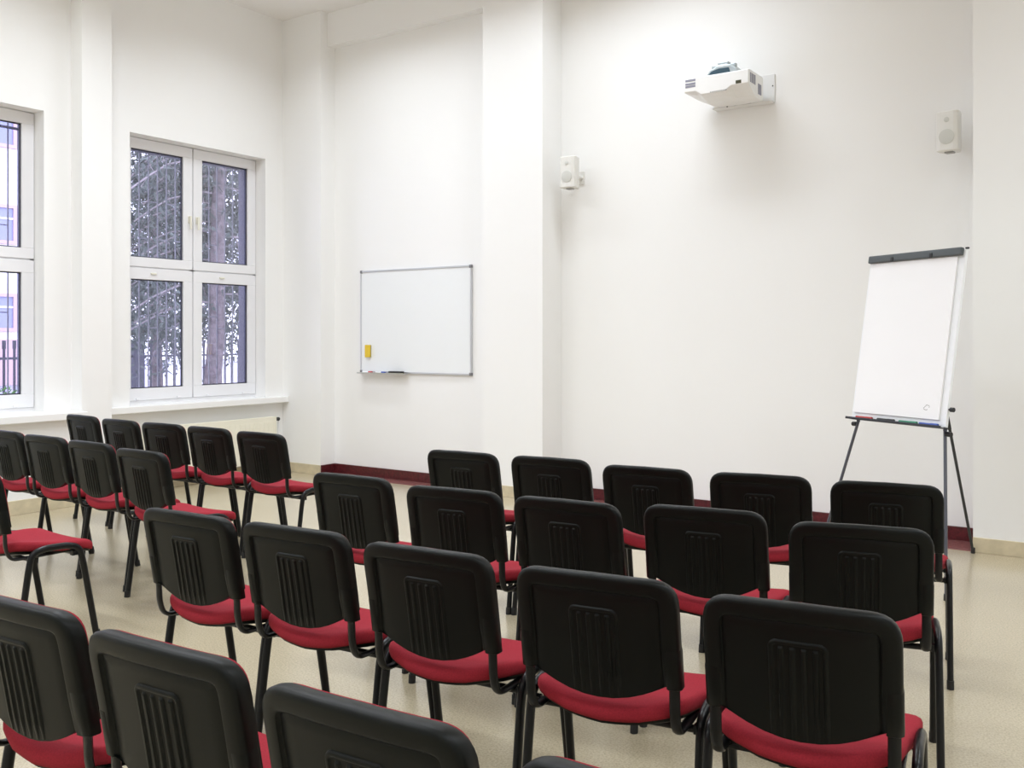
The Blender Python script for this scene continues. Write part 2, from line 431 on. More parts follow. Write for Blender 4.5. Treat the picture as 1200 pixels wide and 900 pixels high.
def make_chair(label, group):
    root = thing('conference_chair', label, 'chair', (0, 0, 0), 0, group)
    # back shell: rim, stepped panel, ribbed field in the middle
    bm = NB()
    first = shell(bm, BACKP, [(0.004, -0.030), (0.001, -0.020), (0.0, 0.0), (0.0025, 0.006), (0.007, 0.0095), (0.013, 0.0112), (0.036, 0.0115), (0.041, 0.0100), (0.0435, 0.0022), (0.0455, 0.0012), (0.049, 0.003)], 0.003, fback, inset_back)
    fr = shell(bm, BACKP, [(0.004, -0.030)], -0.030, fback, inset_back)
    bmesh.ops.remove_doubles(bm, verts=bm.verts, dist=1e-5)
    # raised field with a rounded frame and four upright ribs
    def sm(a, b, v): t = min(1, max(0, (v-a)/(b-a))); return t*t*(3-2*t)
    ZT, HX = 0.738, 0.066
    def relief(x, z):
        ax = abs(x); r = 0.020
        dx, dz = ax-(HX-r), z-(ZT-r)
        ed = r-math.hypot(max(dx, 0), max(dz, 0)) if (dx > 0 and dz > 0) else min(HX-ax, ZT-z)
        h = 0.0055*sm(0.0, 0.004, ed)
        if ed > 0.010:
            well = 0.0050*sm(0.010, 0.0135, ed)
            rib = max(1-sm(0.0035, 0.0070, abs(ax-q)) for q in (0.0125, 0.0375))
            h = h-well*(1-rib*sm(0.016, 0.022, ZT-z))
        return 0.0022+h*(0.35+0.65*sm(arc(x), arc(x)+0.05, z))
    nx, nz = 54, 34; grid = []
    for b in range(nz+1):
        row = []
        for a in range(nx+1):
            x = -HX+2*HX*a/nx
            if b > nz-12: z = ZT-0.0026*(nz-b)
            else: z = arc(x)+0.004+(ZT-0.0026*12-arc(x)-0.004)*b/(nz-12)
            row.append(bm.verts.new(fback(Vector((x, z)), 0.003)-Vector((0, relief(x, z)-0.003, 0))))
        grid.append(row)
    for r0, r1 in zip(grid, grid[1:]):
        for a in range(nx): bm.faces.new((r0[a], r0[a+1], r1[a+1], r1[a]))
    for s in (-1, 1):                          # sleeves that take the ends of the supports
        bs = NB(); pr = []
        for z, e in ((0.546, 0.004), (0.549, 0.0), (0.60, 0.0), (0.645, 0.0), (0.662, 0.006)):
            a, b = 0.1785+e*0.3, HW-e*0.5
            pr.append([bm.verts.new(Vector((s*x, back_y(x, z)-d, z))) for x, d in ((a, -0.024), (b-0.003, -0.024), (b, -0.020), (b, 0.002-e), (b-0.006, 0.0095-e), (b-0.013, 0.0118-e), (a+0.004, 0.0118-e), (a, 0.008-e))])
        for u, v in zip(pr, pr[1:]):
            for k in range(8): bm.faces.new((u[k], u[(k+1) % 8], v[(k+1) % 8], v[k]))
        bm.faces.new(pr[0]); bm.faces.new(list(reversed(pr[-1]))); bs.free()
    back = obj('backrest', bm, 'plastic', root, smooth=True, angle=0.9)
    # red pad on the front of the back
    bm = NB()
    shell(bm, CUSHP, [(0.008, -0.0305), (0.006, -0.034), (0.009, -0.040), (0.016, -0.045), (0.030, -0.048)], -0.049, fback)
    tag(obj('back_cushion', bm, 'fabric', back, smooth=True, angle=1.2), 'red upholstered pad on the sitting side')
    # seat
    SEAT = [(0, -0.200, 0), (0.10, -0.190, 0), (0.203, -0.158, 0.05), (0.214, -0.02, 0), (0.232, 0.09, 0), (0.238, 0.205, 0.06), (0, 0.218, 0), (-0.238, 0.205, 0.06), (-0.232, 0.09, 0), (-0.214, -0.02, 0), (-0.203, -0.158, 0.05), (-0.10, -0.190, 0)]
    SP = densify(rounded(SEAT, 6), 0.03)
    def seat_z(x, y):
        rear = min(1, max(0, (0.06-y)/0.22)); z = 0.462+0.036*(x/0.21)**2*(0.25+0.75*rear)+0.014*rear**2
        if y > 0.10: z -= 0.024*((y-0.10)/0.11)**2
        return z
    def fseat(p, d): return Vector((p.x, p.y, seat_z(p.x, p.y)+d))
    bm = NB()
    shell(bm, SP, [(0.004, -0.040), (0.0, -0.030), (0.0, -0.016), (0.004, -0.006), (0.014, 0.0), (0.03, 0.003)], 0.004, fseat)
    shell(bm, SP, [(0.004, -0.040), (0.02, -0.042)], -0.042, fseat)
    bmesh.ops.remove_doubles(bm, verts=bm.verts, dist=1e-5)
    tag(obj('seat', bm, 'fabric', root, smooth=True, angle=1.2), 'red upholstered seat cushion')
    bm = NB()
    shell(bm, SP, [(0.012, -0.0425), (0.014, -0.050), (0.024, -0.053)], -0.053, fseat)
    shell(bm, SP, [(0.012, -0.0425), (0.03, -0.0425)], -0.0425, fseat)
    bmesh.ops.remove_doubles(bm, verts=bm.verts, dist=1e-5)
    obj('seat_pan', bm, 'plastic', root, smooth=True, angle=0.9)
    # bent back supports running under the seat
    for s in (-1, 1):
        x = s*0.194
        bm = NB()
        pts = [(x, back_y(x, 0.60)+0.006, 0.60), (x, back_y(x, 0.54)+0.004, 0.54), (x, -0.194, 0.478), (x, -0.172, 0.428), (x, -0.120, 0.424), (x, 0.00, 0.424), (x, 0.11, 0.424)]
        add_tube(bm, smooth_path(pts, 2), 0.014, 0.0075, ref=(1, 0, 0), n=10)
        obj('back_support', bm, 'tube', root, smooth=True)
    # legs: each side is one bent oval tube, front half and rear half
    for s in (-1, 1):
        for w in (-1, 1):
            if w < 0: pts = [(s*0.237, -0.165, 0.012), (s*0.235, -0.124, 0.30), (s*0.234, -0.108, 0.405), (s*0.234, -0.094, 0.446), (s*0.234, -0.040, 0.459), (s*0.234, 0.012, 0.458)]
            else: pts = [(s*0.237, 0.203, 0.012), (s*0.235, 0.152, 0.30), (s*0.234, 0.134, 0.395), (s*0.234, 0.118, 0.438), (s*0.234, 0.065, 0.456), (s*0.234, 0.012, 0.458)]
            bm = NB(); add_tube(bm, smooth_path(pts, 2), 0.0122, 0.0152, ref=(1, 0, 0), n=12)
            leg = obj('leg', bm, 'tube', root, smooth=True)
            bm = NB(); x, y = pts[0][0], pts[0][1]
            dy = -0.003 if w < 0 else 0.006
            add_tube(bm, [(x, y+dy*0.9, 0.0), (x, y-dy*0.2, 0.034)], 0.0138, 0.0170, ref=(1, 0, 0), n=12)
            obj('foot_cap', bm, 'cap', leg, smooth=True)
    for y in (-0.088, 0.100):
        bm = NB(); add_tube(bm, [(-0.234, y, 0.4135), (0.234, y, 0.4135)], 0.010, 0.010, ref=(0, 0, 1), n=10)
        for s in (-1, 1):
            add_box(bm, s*0.226-0.012, s*0.226+0.012, y-0.012, y+0.012, 0.404, 0.426)
        obj('crossbar', bm, 'tube', root, smooth=True)
    return root

GA, GB = 'chairs in the projector-side block', 'chairs in the window-side block'
ordn = ['at the aisle end', 'second from the aisle', 'third from the aisle', 'fourth from the aisle', 'fifth from the aisle']
rowA = ['the front projector-side row', 'the second projector-side row', 'the third projector-side row', 'the rearmost projector-side row']
rowB = ['the front window-side row', 'the second window-side row', 'the third window-side row']
# x, y of the middle of the top of the back, turn in degrees
SPOTS = [
 ('A', 0, [(-2.953, 3.801, 4.5), (-2.450, 3.852, 6), (-1.913, 3.817, 5.5), (-1.410, 3.891, 11.5), (-0.908, 3.948, 10.7)]),
 ('A', 1, [(-2.834, 2.877, 3), (-2.260, 2.850, 7), (-1.768, 2.882, 4.8), (-1.290, 3.012, 9.6), (-0.770, 3.011, 14)]),
 ('A', 2, [(-2.685, 1.950, 3.5), (-2.204, 1.986, 4.8), (-1.682, 1.994, 5.1), (-1.158, 2.021, 8.4), (-0.655, 2.045, 8.5)]),
 ('A', 3, [(-2.095, 1.075, 4), (-1.572, 1.081, 3.6), (-1.054, 1.083, 3.2), (-0.537, 1.100, 3)]),
 ('B', 0, [(-4.568, 3.856, 0), (-5.115, 3.890, -1), (-5.604, 3.891, 2.5), (-6.112, 3.894, -1), (-6.699, 3.956, -3)]),
 ('B', 1, [(-4.364, 2.897, -1), (-4.948, 2.968, -1), (-5.475, 2.997, 0.5), (-5.990, 3.020, 0)]),
 ('B', 2, [(-4.345, 2.052, -1)]),
]
proto = None
for blk, r, lst in SPOTS:
    for k, (x, y, a) in enumerate(lst):
        j = k
        row = (rowA if blk == 'A' else rowB)[r]
        if blk == 'A' and r == 3: lab = 'red and black chair, %s in sight from the window side, in %s' % (('first', 'second', 'third', 'fourth')[k], row)
        else: lab = 'red and black chair %s %s %s' % (ordn[j], 'of' if j == 0 else 'in', row)
        if proto is None: proto = c = make_chair(lab, GA)
        else:
            c = copy_tree(proto); c['label'] = lab; c['group'] = GA if blk == 'A' else GB
        t = math.radians(a)
        c.location = (x-0.25*math.sin(t), y+0.25*math.cos(t), 0); c.rotation_euler = (0, 0, t)

# ------------------------------------------------------------------ whiteboard on the recessed wall
wx0, wx1, wz0, wz1 = -6.692, -5.276, 1.052, 2.083
YF = YW-0.022
wb = thing('whiteboard', 'white magnetic board in an aluminium frame on the recessed wall', 'whiteboard', ((wx0+wx1)/2, YW, wz0))
OFF = Vector((-(wx0+wx1)/2, -YW, -wz0))
def wpart(nm, bm, m, par=wb, **kw):
    bmesh.ops.translate(bm, verts=bm.verts, vec=OFF); return obj(nm, bm, m, par, **kw)
bm = NB(); add_box(bm, wx0+0.012, wx1-0.012, YF+0.004, YW-0.002, wz0+0.012, wz1-0.012); wpart('writing_surface', bm, 'board')
bm = NB()
for q in ((wx0, wx1, wz0, wz0+0.018), (wx0, wx1, wz1-0.018, wz1), (wx0, wx0+0.016, wz0, wz1), (wx1-0.016, wx1, wz0, wz1)):
    add_box(bm, q[0], q[1], YF-0.002, YW-0.001, q[2], q[3])
wpart('frame', bm, 'alu', bev=0.002, seg=1)
for x in (wx0, wx1):
    for z in (wz0, wz1):
        sx = 1 if x == wx0 else -1; sz = 1 if z == wz0 else -1
        bm = NB(); add_box(bm, min(x-sx*0.003, x+sx*0.026), max(x-sx*0.003, x+sx*0.026), YF-0.005, YW-0.0005, min(z-sz*0.003, z+sz*0.026), max(z-sz*0.003, z+sz*0.026))
        tag(wpart('corner_cap', bm, 'capgrey', bev=0.004), 'grey plastic corner cap')
bm = NB()
tx0, tx1 = wx0+0.02, -6.060
add_prism(bm, [(YF-0.002, wz0-0.002), (YF-0.002, wz0-0.008), (YF-0.070, wz0-0.008), (YF-0.074, wz0+0.006), (YF-0.071, wz0+0.006), (YF-0.067, wz0-0.002)], lambda p: Vector((tx0, p[0], p[1])), lambda p: Vector((tx1, p[0], p[1])))
wpart('pen_tray', bm, 'alu')
# things on the board and its tray
def eraser(name, label, loc, sx, sy, sz, top, feltm, feltdir):
    r = thing(name, label, 'eraser', loc)
    bm = NB(); add_box(bm, -sx/2, sx/2, -sy/2 if feltdir == 'y' else -sy/2, sy*0.2 if feltdir == 'y' else sy/2, -sz/2 if feltdir == 'y' else -sz*0.15, sz/2); obj('grip', bm, top, r, bev=0.004)
    bm = NB()
    if feltdir == 'y': add_box(bm, -sx/2+0.002, sx/2-0.002, sy*0.2, sy/2, -sz/2+0.002, sz/2-0.002)
    else: add_box(bm, -sx/2+0.002, sx/2-0.002, -sy/2+0.002, sy/2-0.002, -sz/2, -sz*0.15)
    obj('felt_pad', bm, feltm, r)
eraser('board_eraser', 'yellow magnetic eraser stuck upright on the whiteboard', (-6.575, YF+0.004-0.0151, 1.270), 0.066, 0.030, 0.125, 'yellow', 'felt', 'y')
eraser('board_eraser', 'black eraser lying on the whiteboard pen tray', (-6.175, YF-0.036, wz0-0.002+0.0130), 0.165, 0.050, 0.025, 'black', 'felt', 'z')
def marker(label, loc, axis, m, mcap, group, L=0.125, r=0.0085):
    ax = Vector(axis).normalized()
    root = thing('marker_pen', label, 'marker', loc, 0, group)
    bm = NB(); add_tube(bm, [ax*(-L/2), ax*(L*0.12)], r, r, ref=(0, 0, 1), n=12); obj('barrel', bm, m, root, smooth=True)
    bm = NB(); add_tube(bm, [ax*(L*0.12), ax*(L*0.46), ax*(L*0.5)], r*1.12, r*1.12, ref=(0, 0, 1), n=12); obj('cap', bm, mcap, root, smooth=True)
marker('white marker with a red cap on the whiteboard tray', (-6.560, YF-0.035, wz0-0.002+0.0096), (1, 0, 0), 'panelwhite', 'red_ink', 'markers on the whiteboard tray')
marker('white marker with a blue cap on the whiteboard tray', (-6.385, YF-0.035, wz0-0.002+0.0096), (1, 0, 0), 'panelwhite', 'blue_ink', 'markers on the whiteboard tray')

# ------------------------------------------------------------------ flipchart easel
FYAW, FT = math.radians(-31.2), math.radians(9.2)
FB = Vector((-1.570, 5.949, 0.911))
fd = Vector((math.cos(FYAW), math.sin(FYAW), 0)); fn = Vector((-math.sin(FYAW), math.cos(FYAW), 0))
fu = fn*math.sin(FT)+Vector((0, 0, math.cos(FT))); fw = fd.cross(fu)      # fw points to the viewer side
def FP(s, t, w=0): return FB+fd*s+fu*t+fw*w
base = Vector((FP(0.35, 0).x, FP(0.35, 0).y, 0))+fn*0.25
fl = thing('flipchart_easel', 'tripod flipchart easel with a dark clamp bar standing before the projector wall', 'flipchart', base)
def fbox(bm, s0, s1, t0, t1, w0, w1):
    vs = [bm.verts.new(FP(s, t, w)-base) for s in (s0, s1) for t in (t0, t1) for w in (w0, w1)]
    for q in [(0, 1, 3, 2), (4, 6, 7, 5), (0, 4, 5, 1), (2, 3, 7, 6), (0, 2, 6, 4), (1, 5, 7, 3)]: bm.faces.new([vs[i] for i in q])
bm = NB(); fbox(bm, 0, 0.70, 0, 1.000, -0.018, 0); obj('board', bm, 'panelwhite', fl, bev=0.003)
bm = NB(); fbox(bm, 0.006, 0.690, 0.962, 1.008, 0.0005, 0.030); cb = tag(obj('clamp_bar', bm, 'grey', fl, bev=0.008, seg=3), 'dark grey clamp bar')
for s in (0.200, 0.488):
    bm = NB(); fbox(bm, s-0.010, s+0.010, 0.960, 0.988, 0.026, 0.036); obj('clamp_knob', bm, 'black', cb, bev=0.004)
bm = NB(); fbox(bm, 0.686, 0.708, 1.002, 1.012, -0.016, -0.004); obj('paper_hook', bm, 'black', fl, bev=0.002, seg=1)
bm = NB(); fbox(bm, -0.004, 0.704, -0.010, -0.004, -0.016, 0.046); fbox(bm, -0.004, 0.704, -0.010, 0.004, 0.042, 0.046); obj('pen_tray', bm, 'easeldark', fl)
for s0, s1 in ((0.035, -0.17), (0.672, 0.805)):
    z0 = FP(s0, 0.30).z
    a = FP(s0, 0.30, -0.028)
    tfl = -(FB.z)/math.cos(FT)
    b = FP(s1, tfl+0.02, -0.028); b.z = 0.012
    k = FP(s0+(s1-s0)*0.02, -0.02, -0.028)
    bm = NB(); add_tube(bm, [a-base, k-base], 0.011, 0.011, n=12); add_tube(bm, [k-base, b-base], 0.0092, 0.0092, n=12)
    lg = tag(obj('leg', bm, 'easel', fl, smooth=True), 'grey front leg')
    bm = NB(); add_lathe(bm, [(0.013, 0), (0.014, 0.004), (0.013, 0.035), (0.010, 0.038)], c=(b.x-base.x, b.y-base.y, 0)); obj('foot_cap', bm, 'black', lg, smooth=True)
    bm = NB(); q = FP(s0+(0.036 if s0 > 0.3 else -0.036), -0.035, -0.028)
    add_tube(bm, [q-fd*0.024-base, q-base, q+fd*0.010-base] if s0 > 0.3 else [q+fd*0.024-base, q-base, q-fd*0.010-base], 0.014, 0.014, n=12); obj('leg_knob', bm, 'black', fl, smooth=True)
rt = FP(0.35, 0.94, -0.030); rf = Vector((-1.006, 6.728, 0.012))
bm = NB(); mid = rt.lerp(rf, 0.55)
add_tube(bm, [rt-base, mid-base], 0.011, 0.011, n=12); add_tube(bm, [mid-base, rf-base], 0.0092, 0.0092, n=12)
lg = tag(obj('leg', bm, 'easeldark', fl, smooth=True), 'dark rear leg')
bm = NB(); add_lathe(bm, [(0.013, 0), (0.014, 0.004), (0.013, 0.035), (0.010, 0.038)], c=(rf.x-base.x, rf.y-base.y, 0)); obj('foot_cap', bm, 'black', lg, smooth=True)
bm = NB(); add_tube(bm, [FP(0.2, 0.94, -0.024)-base, FP(0.5, 0.94, -0.024)-base], 0.012, 0.012, n=10); obj('hinge_bar', bm, 'easeldark', fl, smooth=True)
q = FP(0.722, 0.10, -0.02)
bm = NB(); add_tube(bm, [FP(0.695, 0.10, -0.009)-base, FP(0.712, 0.10, -0.009)-base], 0.005, 0.005, n=8); add_tube(bm, [FP(0.712, 0.10, -0.009)-base, FP(0.732, 0.10, -0.009)-base], 0.013, 0.013, n=12); obj('side_knob', bm, 'black', fl, smooth=True)

pad = thing('paper_pad', 'blank white paper pad clamped to the flipchart easel', 'paper pad', FP(0.34, 0.04))
def pbox(bm, s0, s1, t0, t1, w0, w1):
    vs = [bm.verts.new(FP(s, t, w)-pad.location) for s in (s0, s1) for t in (t0, t1) for w in (w0, w1)]
    for q in [(0, 1, 3, 2), (4, 6, 7, 5), (0, 4, 5, 1), (2, 3, 7, 6), (0, 2, 6, 4), (1, 5, 7, 3)]: bm.faces.new([vs[i] for i in q])
bm = NB(); pbox(bm, 0.022, 0.656, 0.036, 0.961, 0.001, 0.011); obj('sheets', bm, 'paper', pad)
bm = NB()                                   # faint printed flourish in the corner of the sheet
pts = [FP(0.566+0.016*math.cos(a)*(1+0.5*math.sin(2*a)), 0.100+0.014*math.sin(a), 0.0114)-pad.location for a in [k*0.35 for k in range(17)]]
add_tube(bm, pts, 0.0016, 0.0004, ref=tuple(fu), n=6); obj('printed_emblem', bm, 'print', pad)

for s, m, lab in ((0.12, 'red_ink', 'red'), (0.29, 'black', 'black'), (0.455, 'green_ink', 'green'), (0.60, 'blue_ink', 'blue')):
    marker('%s marker lying on the flipchart pen tray' % lab, FP(s, -0.004+0.0096, 0.018), fd, m, m, 'markers on the flipchart tray')

# ------------------------------------------------------------------ wall projector
px0, px1, pyf, pyr = -3.010, -2.500, 6.672, 6.985
pj = thing('projector', 'white short-throw projector held out above the wall by its mount', 'projector', ((px0+px1)/2, pyr, 3.21))
PO = Vector(pj.location)
def pj_part(nm, bm, m, par=pj, **kw):
    bmesh.ops.translate(bm, verts=bm.verts, vec=-PO); return obj(nm, bm, m, par, **kw)
bm = NB()
# body: stations across its width, each a side profile; the lower front lip steps down in the middle
zt = 3.394
st = [(px0, 3.288, 3.282), (px0+0.095, 3.285, 3.235), (px0+0.135, 3.254, 3.212), (px0+0.318, 3.250, 3.204), (px0+0.378, 3.286, 3.204), (px1, 3.288, 3.210)]
rings = []
for x, zf, zr in st:
    yr0 = pyf+0.010
    prof = [(pyf, zt-0.006), (pyf, zf), (pyf+0.012, zf-0.006), (pyf+0.060, zf*0.62+zr*0.38-0.004), (pyf+0.13, zf*0.16+zr*0.84), (pyf+0.19, zr), (pyr-0.03, zr), (pyr, zr+0.012), (pyr, zt-0.012), (pyr-0.02, zt), (pyf+0.02, zt)]
    rings.append([bm.verts.new((x, a, b)) for a, b in prof])
n = len(rings[0])
for a, b in zip(rings, rings[1:]):
    for k in range(n): bm.faces.new((a[k], a[(k+1) % n], b[(k+1) % n], b[k]))
bm.faces.new(list(reversed(rings[0]))); bm.faces.new(rings[-1])
body = pj_part('body', bm, 'projector', bev=0.005)
bm = NB()
for z0, z1 in ((3.318, 3.334), (3.338, 3.353), (3.364, 3.380)): add_box(bm, px0+0.010, px0+0.092, pyf-0.0015, pyf+0.002, z0, z1)
pj_part('vent', bm, 'vent', body)
bm = NB()
for k in range(4): add_box(bm, px1-0.002, px1+0.0015, pyf+0.035+0.030*k, pyf+0.035+0.030*k+0.02, 3.300, 3.372)
pj_part('vent', bm, 'vent', body)
bm = NB(); add_box(bm, px1-0.002, px1+0.0015, pyf+0.20, pyf+0.27, 3.245, 3.325); pj_part('vent', bm, 'vent', body)
bm = NB(); add_box(bm, -2.598, -2.555, pyf-0.0015, pyf+0.002, 3.292, 3.316); tag(pj_part('sticker', bm, 'sticker', body), 'small dark olive sticker')
bm = NB(); rnd = random.Random(7); x = -2.80
while x < -2.672:                           # small grey maker's lettering, too small to read in the photo
    w_ = rnd.uniform(0.007, 0.011); add_box(bm, x, x+w_, pyf-0.0012, pyf+0.001, 3.2555, 3.2635); x += w_+0.004
pj_part('lettering', bm, 'print', body)
# lens housing and mount head on top
bm = NB()
add_prism(bm, [(-2.865, 3.390), (-2.830, 3.440), (-2.765, 3.466), (-2.665, 3.466), (-2.620, 3.430), (-2.600, 3.390)], lambda p: Vector((p[0], pyf+0.06, p[1])), lambda p: Vector((p[0], pyf+0.19, p[1]+0.012)))
pj_part('lens_hood', bm, 'mountgrey', bev=0.006)
bm = NB(); add_prism(bm, [(-2.850, 3.396), (-2.815, 3.430), (-2.755, 3.444), (-2.675, 3.442), (-2.660, 3.396)], lambda p: Vector((p[0], pyf+0.057, p[1])), lambda p: Vector((p[0], pyf+0.062, p[1])))
tag(pj_part('lens_window', bm, 'lens'), 'dark blue lens window')
bm = NB(); add_box(bm, -2.83, -2.70, pyf+0.10, pyr+0.04, 3.462, 3.486); add_box(bm, -2.785, -2.700, pyf+0.11, pyf+0.18, 3.47, 3.507); add_box(bm, -2.692, -2.650, pyf+0.13, pyf+0.17, 3.46, 3.492); pj_part('mount_head', bm, 'mountgrey', bev=0.006)
bm = NB(); add_box(bm, -2.92, -2.443, YR-0.012, YR-0.001, 3.211, 3.437); pl = pj_part('wall_plate', bm, 'plate', bev=0.003)
bm = NB(); add_box(bm, -2.915, -2.448, 6.990, YR-0.012, 3.208, 3.222)
pj_part('plate_shelf', bm, 'plate', pl, bev=0.003)
bm = NB(); add_box(bm, -2.86, -2.62, pyr-0.01, YR-0.010, 3.236, 3.40); pj_part('mount_arm', bm, 'plate', bev=0.004)
for x, y, z, r in ((-2.790, 6.9885, 3.213, 0.006), (-2.458, YR-0.0125, 3.345, 0.005)):
    bm = NB(); add_tube(bm, [(x, y-0.004, z), (x, y+0.002, z)], r, r, n=10); pj_part('screw', bm, 'black', pl)
bm = NB(); x = -2.735
while x < -2.60:
    w_ = rnd.uniform(0.006, 0.012); add_box(bm, x, x+w_, 6.9888, 6.992, 3.2115, 3.2185); x += w_+0.004
pj_part('lettering', bm, 'print', pl)

# ------------------------------------------------------------------ wall speakers
def make_speaker(label, loc, yaw):
    """loc: middle of the front face"""
    root = thing('wall_speaker', label, 'speaker', loc, yaw, 'speakers on the projector wall')
    w, hh, dp = 0.071, 0.134, 0.135
    bm = NB()
    pl_ = [(-w, 0.012), (-w*0.6, 0.003), (0, 0), (w*0.6, 0.003), (w, 0.012), (w, 0.055), (w*0.72, dp), (-w*0.72, dp), (-w, 0.055)]
    add_prism(bm, pl_, lambda p: Vector((p[0], p[1], -hh)), lambda p: Vector((p[0], p[1], hh)))
    cab = obj('cabinet', bm, 'speaker', root, bev=0.008, seg=3)
    bm = NB(); add_lathe(bm, [(0.050, 0), (0.050, 0.003), (0.046, 0.004), (0.02, 0.006)], n=28, mx=Matrix.Translation((0, 0.0012, -0.040)) @ Matrix.Rotation(PI/2, 4, 'X')); obj('woofer_grille', bm, 'speaker_grille', root, smooth=True)
    bm = NB(); add_lathe(bm, [(0.017, 0), (0.017, 0.003), (0.008, 0.005)], n=20, mx=Matrix.Translation((0, 0.0008, 0.074)) @ Matrix.Rotation(PI/2, 4, 'X')); obj('tweeter_grille', bm, 'speaker_grille', root, smooth=True)
    c, s = math.cos(-yaw), math.sin(-yaw)
    d = YR-loc[1]
    back = Vector((-math.sin(-yaw)*d, math.cos(-yaw)*d, 0))      # straight back to the wall, in the turned frame
    bm = NB(); add_tube(bm, [(0, dp-0.02, -0.02), back+Vector((0, 0, -0.02))], 0.018, 0.018, ref=(0, 0, 1), n=12)
    add_box(bm, -0.028, 0.028, d-0.012, d-0.001, -0.075, 0.035, mx=Matrix.Rotation(-yaw, 4, 'Z')); obj('bracket', bm, 'speaker', root)
    bm = NB(); add_box(bm, -w*0.4, w*0.4, 0.04, 0.09, -hh-0.010, -hh+0.002); obj('terminal_block', bm, 'print', root, bev=0.003)
make_speaker('small white wall speaker beside the pilaster near the whiteboard', (-4.166, 6.832, 2.820), math.radians(2))
make_speaker('small white wall speaker above the flipchart', (-1.183, 6.832, 2.795), math.radians(-9))

# ------------------------------------------------------------------ outside
ZG = -0.5
bm = NB(); add_box(bm, -70, XW-0.43, -40, 60, ZG-0.1, ZG); struct('ground', bm, 'asphalt', 'pale yard outside the windows', 'ground')

def leaf_clump(bm, rnd, c, n, rad, size, droop=0.0):
    for _ in range(n):
        d = Vector((rnd.gauss(0, 1), rnd.gauss(0, 1), rnd.gauss(0, 0.6))); p = Vector(c)+d*rad*0.5
        a = Vector((rnd.gauss(0, 1), rnd.gauss(0, 1), rnd.gauss(-droop, 0.6))).normalized(); b = a.orthogonal().normalized()
        b = (Matrix.Rotation(rnd.uniform(0, 6.28), 3, a) @ b)
        l = size*rnd.uniform(0.6, 1.3); w = l*0.16
        vs = [bm.verts.new(p-b*w), bm.verts.new(p+b*w), bm.verts.new(p+a*l)]
        bm.faces.new(vs)

def conifer(label, x, y, r0, h, crown0, reach, seed, lean=(0, 0), dense=1.0, ang=(0, 2*PI)):
    rnd = random.Random(seed)
    root = thing('conifer', label, 'tree', (x, y, ZG), 0, 'conifers outside the windows')
    bm = NB(); pts = []
    for k in range(15):
        t = k/14; pts.append((lean[0]*t+rnd.uniform(-.02, .02), lean[1]*t+rnd.uniform(-.02, .02), h*t))
    rings = []
    for k, p in enumerate(pts):
        r = r0*(1-0.8*k/14)*(1.35 if k == 0 else 1)
        rings.append([bm.verts.new((p[0]+r*math.cos(a)*rnd.uniform(.92, 1.08), p[1]+r*math.sin(a)*rnd.uniform(.92, 1.08), p[2])) for a in [2*PI*q/14 for q in range(14)]])
    for a, b in zip(rings, rings[1:]):
        for q in range(14): bm.faces.new((a[q], a[(q+1) % 14], b[(q+1) % 14], b[q]))
    bm.faces.new(rings[-1]); obj('trunk', bm, 'bark', root, smooth=True)
    bt = NB(); bl = NB()
    nb = int(64*dense)
    for i in range(nb):
        t = crown0+(0.97-crown0)*(i+rnd.random())/nb
        a = rnd.uniform(*ang); L_ = reach*(1-0.62*t)*rnd.uniform(0.7, 1.15)
        p0 = Vector((lean[0]*t, lean[1]*t, h*t)); dr = Vector((math.cos(a), math.sin(a), 0))
        path = [p0+dr*L_*s+Vector((0, 0, 0.12*L_*s-0.50*L_*s*s+rnd.uniform(-.03, .03))) for s in (0, .2, .4, .6, .8, 1)]
        add_tube(bt, path, 0.016, 0.016, n=5)
        for s in range(1, 6):
            for _ in range(2):
                q = path[s]+Vector((rnd.gauss(0, .14), rnd.gauss(0, .14), rnd.gauss(-.12, .12)))
                leaf_clump(bl, rnd, q, int(13*dense), 0.34, 0.16, droop=1.0)
                if rnd.random() < .4: add_tube(bt, [path[s], q+Vector((0, 0, -.15))], 0.005, 0.005, n=4)
    obj('branch', bt, 'twig', root)
    tag(obj('foliage', bl, 'needles', root), kind='stuff')
conifer('conifer with its bare lower trunk close outside the window', -13.0, 9.99, 0.165, 9.5, 0.24, 2.3, 4, lean=(0.0, 0.33), dense=1.3, ang=(math.radians(35), math.radians(262)))
conifer('bushy conifer with drooping boughs beside the bare trunk', -18.9, 13.0, 0.14, 11.0, 0.19, 2.1, 11, dense=1.8)
conifer('far conifer standing beyond the yard fence', -21.0, 17.4, 0.18, 12.0, 0.16, 3.0, 23, dense=1.6)

def fence():
    X = -15.8; root = thing('iron_fence', 'dark iron picket fence across the yard outside', 'fence', (X, 11, ZG))
    def p_(nm, bm, par=root):
        bmesh.ops.translate(bm, verts=bm.verts, vec=Vector((-X, -11, -ZG))); return obj(nm, bm, 'fence', par)
    for z in (-0.25, 1.06):
        bm = NB(); add_box(bm, X-0.02, X+0.02, 6.0, 16.5, z-0.02, z+0.02); p_('rail', bm)
    for y in (7.75, 10.45, 13.7, 16.4):
        bm = NB(); add_box(bm, X-0.10, X+0.10, y-0.10, y+0.10, ZG, 1.30); add_prism(bm, [(-0.12, -0.12), (0.12, -0.12), (0.12, 0.12), (-0.12, 0.12)], lambda p: Vector((X+p[0], y+p[1], 1.30)), lambda p: Vector((X+p[0]*.3, y+p[1]*.3, 1.38))); p_('post', bm)
    m0 = None; y = 6.1
    while y < 16.3:
        if m0 is None:
            bm = NB(); add_tube(bm, [(X, y, ZG+0.12), (X, y, 1.24)], 0.021, 0.021, n=6); add_tube(bm, [(X, y, 1.22), (X, y, 1.25), (X, y, 1.36)], 0.030, 0.030, n=6); m0 = p_('picket', bm); y00 = y
        else:
            c = m0.copy(); COL.objects.link(c); c.parent = root; c.location = m0.location+Vector((0, y-y00, 0))
        y += 0.172
fence()

